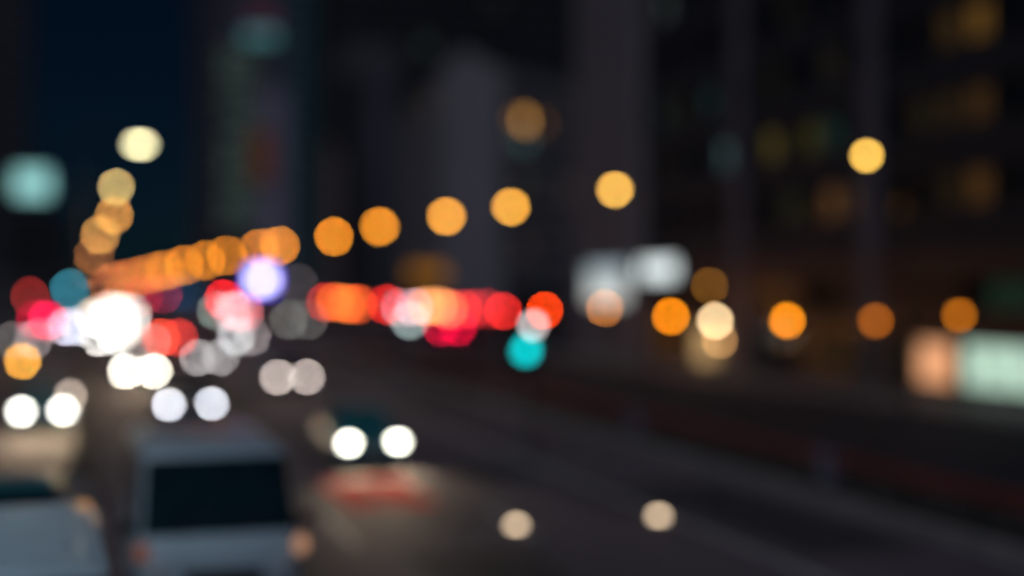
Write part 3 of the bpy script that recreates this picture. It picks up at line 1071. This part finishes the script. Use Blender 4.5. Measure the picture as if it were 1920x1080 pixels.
# ------------------------------------------------------------------ vehicles (front towards -Y)
def section(y, hw, zb, zt):
    h = zt - zb
    q = [(.86, 0), (.97, .07), (1, .2), (1, .62), (.97, .82), (.9, .95), (.78, 1.0)]
    R = [(hw * a, y, zb + h * b) for a, b in q]
    return R + [(-x, yy, z) for x, yy, z in R[::-1]]


def ring_rect(y0, y1, hw, z, r):
    out = []
    for cx, cy, a0 in ((hw - r, y1 - r, 0), (-hw + r, y1 - r, PI / 2), (-hw + r, y0 + r, PI), (hw - r, y0 + r, 3 * PI / 2)):
        for k in range(3):
            a = a0 + k * PI / 4
            out.append((cx + r * math.cos(a), cy + r * math.sin(a), z))
    return out


_wheel = {}


def wheel_mesh(r):
    if r not in _wheel:
        bm = bmesh.new()
        w = .11
        prof = [(-w, r * .62), (-w, r * .93), (-w * .75, r), (w * .75, r), (w, r * .93), (w, r * .62)]
        n = 22
        rings = [[(x, rr * math.cos(k * 2 * PI / n), rr * math.sin(k * 2 * PI / n)) for k in range(n)] for x, rr in prof]
        loft(bm, rings, cap=True)
        ty = new_mesh(bm, 'wheel', True)
        bm = bmesh.new()
        cyl(bm, (0, 0, 0), r * .2, .25, 'x', 12)
        for k in range(5):
            a = k * 2 * PI / 5
            b2 = bmesh.new()
            box(b2, -.118, .118, -.035, .035, r * .15, r * .6)
            bmesh.ops.rotate(b2, cent=(0, 0, 0), matrix=Matrix.Rotation(a, 3, 'X'), verts=b2.verts)
            tmp = bpy.data.meshes.new('tmp'); b2.to_mesh(tmp); b2.free(); bm.from_mesh(tmp); bpy.data.meshes.remove(tmp)
        ri = new_mesh(bm, 'rim')
        ty.materials.append(M['rubber'])
        ri.materials.append(M['rim'])
        _wheel[r] = (ty, ri)
    return _wheel[r]


def make_vehicle(kind, stations, cab, Wl, lampz, tailz, lamp_y, tail_y, r=.32, axles=(-1.35, 1.3), paintm=P_GREY, lamp=(.28, .17), tail=(.24, .2), lamp_x=None, side_panes=2, extra=None):
    """returns a prototype Empty with parts; cab = y0b,y1b,hwb,zb, y0t,y1t,hwt,zt"""
    root = bpy.data.objects.new(kind, None)
    col.objects.link(root)
    bm = bmesh.new()
    loft(bm, [section(*s) for s in stations])
    y0b, y1b, hwb, zb, y0t, y1t, hwt, zt = cab
    loft(bm, [ring_rect(y0b, y1b, hwb, zb - .06, .12), ring_rect(y0b + .02, y1b - .02, hwb - .01, zb, .12), ring_rect(y0t, y1t, hwt, zt - .08, .14),
              ring_rect(y0t + .12, y1t - .1, hwt - .1, zt - .02, .14), ring_rect(y0t + .3, y1t - .25, hwt - .25, zt, .14)])
    obj('body', bm, paintm, root, smooth=True)
    zt2 = zt - .08
    F = [(-hwb, y0b + .02, zb), (hwb, y0b + .02, zb), (hwt, y0t, zt2), (-hwt, y0t, zt2)]
    obj('windscreen', slab(F, (.025, .025, .02, .05), proud=.015), M['car_glass'], root)
    Bk = [(hwb, y1b - .02, zb), (-hwb, y1b - .02, zb), (-hwt, y1t, zt2), (hwt, y1t, zt2)]
    obj('rear_window', slab(Bk, (.09, .09, .08, .1), proud=.015), M['car_glass'], root)
    for s in (-1, 1):
        a, b = (hwb - .01) * s, hwt * s
        q = [(a, y1b, zb), (a, y0b, zb), (b, y0t, zt2), (b, y1t, zt2)] if s > 0 and False else None
        if s < 0:
            q = [(a, y1b, zb), (a, y0b, zb), (b, y0t, zt2), (b, y1t, zt2)]
        else:
            q = [(a, y0b, zb), (a, y1b, zb), (b, y1t, zt2), (b, y0t, zt2)]
        n = side_panes
        for k in range(n):
            lo = .08 + k * .86 / n
            hi = 1 - (lo + .80 / n)
            ins = (lo, hi, .06, .1) if s > 0 else (hi, lo, .06, .1)
            obj('side_window', slab(q, ins, proud=.014), M['car_glass'], root)
        hw = Wl / 2
        for k, ya in enumerate(axles):
            ty, ri = wheel_mesh(r)
            w = obj('wheel', ty, None, root, loc=(s * (hw - .1), ya, r))
            obj('rim', ri, None, w)
        obj('side_mirror', box(bmesh.new(), s * hw if s > 0 else s * hw - .2, s * hw + .2 if s > 0 else s * hw, y0b + .18, y0b + .32, zb + .02, zb + .2, bevel=.04), M['trim'], root, smooth=True)
        lx = lamp_x or hw * .72
        bm = bmesh.new()
        ellipsoid(bm, (0, 0, 0), lamp[0] / 2, .09, lamp[1] / 2, 16, 10)
        obj('headlight', bm, M['lens_off'], root, loc=(s * lx, lamp_y, lampz), smooth=True)
        bm = bmesh.new()
        box(bm, -tail[0] / 2, tail[0] / 2, -.06, .06, -tail[1] / 2, tail[1] / 2, bevel=.03)
        obj('tail_light', bm, M['tail_off'], root, loc=(s * hw * .74, tail_y, tailz), smooth=True)
        for k in range(2):
            ya = -.55 + k * 1.0
            dr = bbox(s * hw - (.008 if s > 0 else .012), s * hw + (.012 if s > 0 else .008), ya, ya + .96, stations[2][2] + .16, stations[2][2] + (stations[3][3] - stations[2][2]) * .62)
            d = obj('door', dr, paintm, root)
            obj('door_handle', bbox(s * hw + (.013 if s > 0 else -.045), s * hw + (.045 if s > 0 else -.013), ya + .7, ya + .88, stations[3][3] - .35, stations[3][3] - .31), M['trim'], d)
    y0 = stations[0][0]
    zb0, zt0 = stations[0][2], stations[0][3]
    obj('grille', bbox(-Wl * .24, Wl * .24, y0 - .02, y0 + .06, zb0 + (zt0 - zb0) * .55, zt0 - .04, bevel=.01), M['trim'], root)
    obj('front_bumper', bbox(-Wl * .42, Wl * .42, y0 - .05, y0 + .12, zb0 - .05, zb0 + (zt0 - zb0) * .42, bevel=.04), paintm if kind != 'van' else M['trim'], root)
    obj('number_plate', bbox(-.26, .26, y0 - .075, y0 - .052, zb0 + .08, zb0 + .2), M['plate'], root)
    y1 = stations[-1][0]
    obj('rear_bumper', bbox(-Wl * .42, Wl * .42, y1 - .12, y1 + .05, stations[-1][2] - .08, stations[-1][2] + .16, bevel=.04), M['trim'], root)
    for sx in (-.35, .1):
        bm = bmesh.new()
        p0 = Vector(F[0]).lerp(Vector(F[1]), .5 + sx * .8)
        tube(bm, [p0 + Vector((0, -.03, .03)), p0 + Vector((.5, .02 + (y0t - y0b) * .16, .03 + (zt2 - zb) * .22))], [.012, .008], 5)
        obj('wiper', bm, M['trim'], root)
    if extra:
        extra(root)
    return root


sedan = make_vehicle('car', [(-2.25, .70, .33, .60), (-2.16, .82, .25, .72), (-1.9, .885, .22, .80), (-1.0, .89, .20, .95), (1.3, .89, .20, .99), (1.9, .87, .22, .97), (2.2, .80, .28, .86), (2.25, .72, .36, .76)],
                     (-1.02, 1.62, .80, .93, -.25, .95, .62, 1.46), 1.78, .67, .82, -2.14, 2.22, lamp_x=.62)
suv = make_vehicle('car', [(-2.2, .74, .38, .78), (-2.12, .86, .32, .92), (-1.85, .92, .28, 1.02), (-1.0, .93, .26, 1.12), (1.6, .93, .26, 1.14), (2.1, .92, .28, 1.14), (2.25, .86, .34, 1.05), (2.3, .76, .4, .95)],
                   (-1.05, 2.18, .86, 1.10, -.4, 1.9, .70, 1.72), 1.86, .82, 1.0, -2.1, 2.27, r=.36, lamp_x=.66, tail=(.26, .42), side_panes=3)


def van_extra(root):
    for s in (-1, 1):
        bm = bmesh.new()
        ellipsoid(bm, (0, 0, 0), .10, .06, .12, 14, 8)
        obj('indicator', bm, M['lens_off'], root, loc=(s * .99, -2.34, 1.08), smooth=True)
    obj('roof_rib', bbox(-.6, -.52, -.7, 2.0, 2.2, 2.262), P_WHITE, root)
    obj('roof_rib', bbox(.52, .6, -.7, 2.0, 2.2, 2.262), P_WHITE, root)


van = make_vehicle('van', [(-2.45, .84, .36, .88), (-2.38, .96, .28, 1.05), (-2.15, 1.02, .26, 1.16), (-1.9, 1.02, .25, 1.22), (2.3, 1.02, .25, 1.22), (2.45, 1.0, .28, 1.2)],
                   (-2.05, 2.44, 1.01, 1.2, -1.62, 2.36, .93, 2.24), 2.04, .84, 1.1, -2.38, 2.45, r=.34, axles=(-1.5, 1.45), paintm=P_WHITE, lamp=(.3, .24), lamp_x=.78, tail=(.14, .4), side_panes=3, extra=van_extra)
truck = make_vehicle('truck', [(-3.2, 1.0, .45, 1.2), (-3.1, 1.15, .4, 1.35), (-2.8, 1.2, .38, 1.45), (-1.3, 1.2, .38, 1.5), (-1.2, 1.2, .38, 1.5), (3.2, 1.2, .6, 1.25)],
                     (-2.95, -1.3, 1.16, 1.45, -2.6, -1.4, 1.05, 2.6), 2.4, .95, .9, -3.1, 3.2, r=.45, axles=(-2.2, 2.0), paintm=P_GREY, lamp=(.36, .28), lamp_x=1.0, tail=(.3, .2), side_panes=1,
                     extra=lambda r_: obj('cargo_box', bbox(-1.2, 1.2, -1.1, 3.25, 1.27, 3.1, bevel=.04), P_SILVER, r_))
for o in (sedan, suv, van, truck):
    o['proto'] = 1

SMALL_SKIP = ('wiper', 'door', 'number_plate', 'side_mirror', 'grille', 'roof_rib')


def copy_vehicle(proto, name, label, cat, loc, rotz, group, paintm, far=False):
    r = proto.copy()
    col.objects.link(r)
    r.name = name
    if 'proto' in r:
        del r['proto']
    r.location, r.rotation_euler = loc, (0, 0, rotz)
    tag(r, label, cat, group)
    parts = {}
    for ch in proto.children:
        base = ch.name.split('.')[0]
        if far and base in SMALL_SKIP:
            continue
        c = ch.copy()
        col.objects.link(c)
        c.parent = r
        parts.setdefault(base, []).append(c)
        if base in ('body', 'front_bumper', 'door') and paintm is not None and not (base == 'front_bumper' and cat == 'van'):
            setmat(c, paintm)
        for g in ch.children:
            if far:
                continue
            d = g.copy()
            col.objects.link(d)
            d.parent = c
    return r, parts


def beam(root, x, y, z, power, colr):
    ld = bpy.data.lights.new('beam', 'SPOT')
    ld.energy, ld.spot_size, ld.spot_blend, ld.shadow_soft_size = power, math.radians(62), .7, .09
    ld.color = colr
    o = bpy.data.objects.new('beam', ld)
    col.objects.link(o)
    o.parent = root
    o.location = (x, y - .13, z)
    o.rotation_euler = (math.radians(78), 0, PI)      # forward (-Y) and slightly down


GV = 'oncoming cars with headlights on'
LY = {'sedan': (-2.14, .67, .62, .28 * .17 * PI / 4), 'suv': (-2.1, .82, .66, .28 * .17 * PI / 4), 'van': (-2.38, .84, .78, .3 * .24 * PI / 4), 'truck': (-3.1, .95, 1.0, .36 * .28 * PI / 4)}
PROTO = {'sedan': sedan, 'suv': suv, 'van': van, 'truck': truck}


def oncoming(kind, px, py, c, mult, paintm, label, bm_power=0, scale=None, c2=None, m2=None, rotz=0.0, t=None, group=GV, cat=None, zb=0.0):
    ly, lz, lx, ar = LY[kind]
    p = at_z(px, py, lz) if t is None else at(px, py, t)
    tt = depth(p)
    r, parts = copy_vehicle(PROTO[kind], 'car' if kind in ('sedan', 'suv') else kind, label, cat or ('car' if kind in ('sedan', 'suv') else kind), (p.x, p.y - ly, zb), rotz, group, paintm, far=tt > 95)
    k = scale or max(1.0, min(2.2, sz(tt, .2, 1, 4.2) / .28))
    for h in parts['headlight']:
        left = h.location.x < 0
        h.scale = (k if k < 1.6 else 1.6, 1, k)
        area = ar * h.scale.x * k
        cc, mm = (c2 or c, m2 or mult) if not left else (c, mult)
        setmat(h, lamp_mat(cc, mm, area, tt))
        if bm_power:
            beam(r, h.location.x, h.location.y, h.location.z, bm_power, (1, .74, .48))
    return r, parts


WHITE, WWARM, COOL = (255, 255, 246), (255, 250, 232), (236, 241, 252)
r, parts = oncoming('sedan', 700, 831, (255, 255, 238), 2.2, P_TEAL, 'dark teal car with paired white headlights over painted red reflection bars', 330)
for w in parts['windscreen']:
    setmat(w, mat('teal_windscreen', (.02, .15, .165), .2, var=.3, scale=2))
r, parts = oncoming('sedan', 79, 772, WHITE, 1.7, P_TEAL, 'dark car with dazzling white headlights in the lane behind the dark teal roof', 420)
for w in parts['windscreen']:
    setmat(w, mat('pale_windscreen', (.09, .16, .175), .2, var=.3, scale=2))
oncoming('sedan', 262, 697, WWARM, 1.7, P_BLACK, 'black car with dazzling warm white headlights beside the median', 330)
oncoming('suv', 357, 759, COOL, 1.7, P_BLUE, 'dark car with cool bluish white headlights close behind the white van', 90)
oncoming('sedan', 392, 671, (172, 168, 168), .9, P_GREY, 'grey car with dull grey headlights in the middle lane', 20)
oncoming('sedan', 548, 708, (212, 198, 190), 1.0, P_BLACK, 'black car with dim beige headlights alone in the kerb side lane', 8)
oncoming('sedan', 457, 633, (198, 204, 205), .9, P_GREY, 'grey car with uneven grey headlights, one brighter, in the kerb side lane', 10, c2=(150, 142, 142), m2=.85)
oncoming('truck', 560, 600, (125, 126, 120), .85, P_GREY, 'grey box truck with two dim grey headlights at the branch road', 0, c2=(105, 105, 102), m2=.9)
oncoming('suv', 44, 638, (120, 116, 112), .85, P_GREY, 'grey car with dim headlights by the far kerb above an amber lamp', 0, c2=(168, 160, 160), m2=.85)
oncoming('sedan', 137, 613, (205, 210, 232), 1.0, P_SILVER, 'silver car with bluish headlights in the far lanes', 10)
# distant queue of bright headlights
bright = [(202, 633, WHITE, .95, P_BLACK, 'sedan', 'black car with blazing headlights, first of the far bright cluster'),
          (243, 622, (255, 240, 220), .5, P_GREY, 'sedan', 'grey car with cream headlights at the edge of the far bright cluster'),
          (197, 600, WHITE, .95, P_BLACK, 'suv', 'black tall car with blazing headlights in the far bright cluster'),
          (236, 600, WHITE, .5, P_SILVER, 'sedan', 'silver car with white headlights in the far bright cluster'),
          (184, 592, (255, 235, 205), .5, P_GREY, 'sedan', 'grey car with cream headlights beside the median in the far bright cluster'),
          (215, 583, WHITE, .5, P_BLUE, 'suv', 'navy tall car with white headlights at the back of the far bright cluster'),
          (240, 587, (190, 190, 180), .6, P_GREY, 'sedan', 'grey car with faint headlights at the back of the far bright cluster'),
          (268, 642, (165, 155, 150), .5, P_RED, 'sedan', 'dark red car with faint beige headlights beside the far bright cluster')]
for (px, py, c, mlt, pm, kind, lab) in bright:
    oncoming(kind, px, py, c, mlt, pm, lab, 0)
# cluster below the red signal
oncoming('sedan', 413, 583, (150, 168, 160), .6, P_GREY, 'grey car with faint greenish headlights below the red signal and violet screen', 0)
oncoming('suv', 428, 582, (255, 205, 210), .75, P_SILVER, 'silver tall car with pinkish headlights below the red signal', 0)
oncoming('sedan', 452, 584, (230, 120, 125), .7, P_RED, 'dark red car with rosy lamps right of the pinkish headlights', 0)
oncoming('van', 763, 577, (255, 190, 205), .55, P_GREY, 'grey van with pinkish white headlights among the red tail lights', 0, t=163, zb=1.5)

# motorcycle-like single lamps: amber beacon by the far kerb, beige lamp beside the dazzling car
def beacon(px, py, z, c, mlt, label, size=.2):
    p = at_z(px, py, z)
    t = thing('beacon_post', label, 'beacon', (p.x, p.y, 0), 0)
    bm = bmesh.new()
    tube(bm, [(0, 0, 0), (0, 0, .06), (0, 0, .07), (0, 0, z - size * .4)], [.2, .2, .07, .06], 12)
    obj('post', bm, M['dark_metal'], t)
    bm = bmesh.new()
    cyl(bm, (0, 0, z - size * .5), size * .5, size * .2, n=16)
    obj('collar', bm, M['trim'], t)
    bm = bmesh.new()
    ellipsoid(bm, (0, 0, z), size / 2, size / 2, size * .5)
    obj('lamp', bm, lamp_mat(c, mlt, PI / 4 * size * size, depth(p)), t, smooth=True)


beacon(42, 677, .9, (255, 176, 62), .95, 'amber beacon below the dim headlights by the far kerb', .24)
beacon(133, 743, 1.0, (212, 192, 176), .85, 'beige white beacon behind the dazzling white headlights', .2)

# tail lights: queue on the branch road, driving away
GT = 'cars driving away with tail lights on'


def departing(kind, px, py, c, mult, paintm, label, t, heading=None, c2=None, m2=None, big=1.6, zbase=0):
    p = at(px, py, t)
    proto = PROTO[kind]
    tl = [o for o in proto.children if o.name.startswith('tail_light')][0]
    ty, tz = tl.location.y, tl.location.z
    rz = PI - (heading if heading is not None else YAW)
    # rotation PI turns the tail towards the camera
    off = Matrix.Rotation(rz, 3, 'Z') @ Vector((0, ty, 0))
    r, parts = copy_vehicle(proto, 'car' if kind in ('sedan', 'suv') else kind, label, 'car' if kind in ('sedan', 'suv') else kind, (p.x - off.x, p.y - off.y, zbase), rz, GT, paintm, far=True)
    for h in parts['tail_light']:
        h.scale = (big, 1, big * .9)
        d = tl.data
        xs = [v.co.x for v in d.vertices]
        zs = [v.co.z for v in d.vertices]
        area = (max(xs) - min(xs)) * (max(zs) - min(zs)) * big * big * .9
        first = (Matrix.Rotation(rz, 3, 'Z') @ h.location).x < 0
        cc, mm = (c, mult) if first else (c2 or c, m2 or mult)
        setmat(h, lamp_mat(cc, mm, area, depth(p)))


def gz(py, z):
    return (z - H) / ((540 - py) / FPX)


RED, ORG, CRIM, PEA = (232, 36, 30), (255, 118, 42), (200, 0, 48), (255, 165, 95)
dep = [('suv', 620, 567, RED, .42, ORG, .55, P_BLACK, 'black car with one red and one orange tail light ending the branch road queue'),
       ('suv', 661, 570, ORG, .52, (250, 90, 34), .5, P_GREY, 'grey car with a pair of orange tail lights, second last of the queue'),
       ('suv', 735, 571, RED, .75, RED, .5, P_BLACK, 'black car with plain red tail lights just left of the pinkish headlights'),
       ('suv', 811, 574, PEA, .5, PEA, .5, P_GREY, 'grey car with peach tail lights in front of the pale wedge corner'),
       ('suv', 854, 580, (255, 120, 70), .6, (240, 50, 45), .6, P_RED, 'dark red car with salmon and red tail lights in the branch road queue'),
       ('suv', 902, 579, (190, 34, 38), .6, (190, 34, 38), .5, P_GREY, 'grey car with darker red tail lights, nearest the plain red signal')]
for (k, px, py, c, m1, c2, m2, pm, lab) in dep:
    departing(k, px, py, c, m1, pm, lab, gz(py, 2.5), c2=c2, m2=m2, zbase=1.5)
departing('van', 843, 612, CRIM, .75, P_BLACK, 'black van with crimson tail lights lower than the red queue', gz(612, 1.1), c2=CRIM, m2=.85)
departing('suv', 78, 600, CRIM, .55, P_BLACK, 'black car with crimson tail lights beside the far kerb', gz(600, 1.0), c2=(236, 0, 70), m2=.95)
departing('sedan', 318, 633, (240, 66, 36), .8, P_SILVER, 'silver car with orange red tail lights in the main road', gz(633, .82), c2=(215, 48, 40), m2=.75)

# the three vehicles right below the camera
r, parts = copy_vehicle(van, 'van', 'pale blue white van with dark windscreen beside the median', 'van', (1.62, 21.5, 0), .02, None, P_WHITE)
r.scale = (1.05, 1.03, 1.08)
for h in parts['indicator']:
    setmat(h, lamp_mat((120, 74, 62) if h.location.x < 0 else (175, 128, 100), .36 if h.location.x < 0 else .5, .0377, 19.5))
r, parts = copy_vehicle(van, 'van', 'pale blue white van cut by the frame corner with an amber roof lamp', 'van', (-.82, 14.2, 0), .03, None, P_WHITE)
bm = bmesh.new()
ellipsoid(bm, (0, 0, 0), .09, .07, .07)
obj('roof_lamp', bm, lamp_mat((190, 140, 95), .45, .02, 16.5), r, loc=(.80, 1.9, 2.22), smooth=True)
copy_vehicle(sedan, 'car', 'dark teal car roof just behind the corner van', 'car', (-1.15, 24.6, 0), 0, None, P_TEAL)
# red reflection before the teal car, painted on the road as two bars
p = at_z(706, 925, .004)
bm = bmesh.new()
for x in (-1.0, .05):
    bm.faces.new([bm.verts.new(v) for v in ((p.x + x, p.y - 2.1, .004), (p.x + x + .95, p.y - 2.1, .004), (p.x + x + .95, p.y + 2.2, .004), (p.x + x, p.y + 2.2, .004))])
struct('red_reflection_bars', bm, M['red_reflection'])

# prototypes are not part of the scene
for o in (sedan, suv, van, truck):
    for ch in list(o.children):
        for g in list(ch.children):
            bpy.data.objects.remove(g)
        bpy.data.objects.remove(ch)
    bpy.data.objects.remove(o)
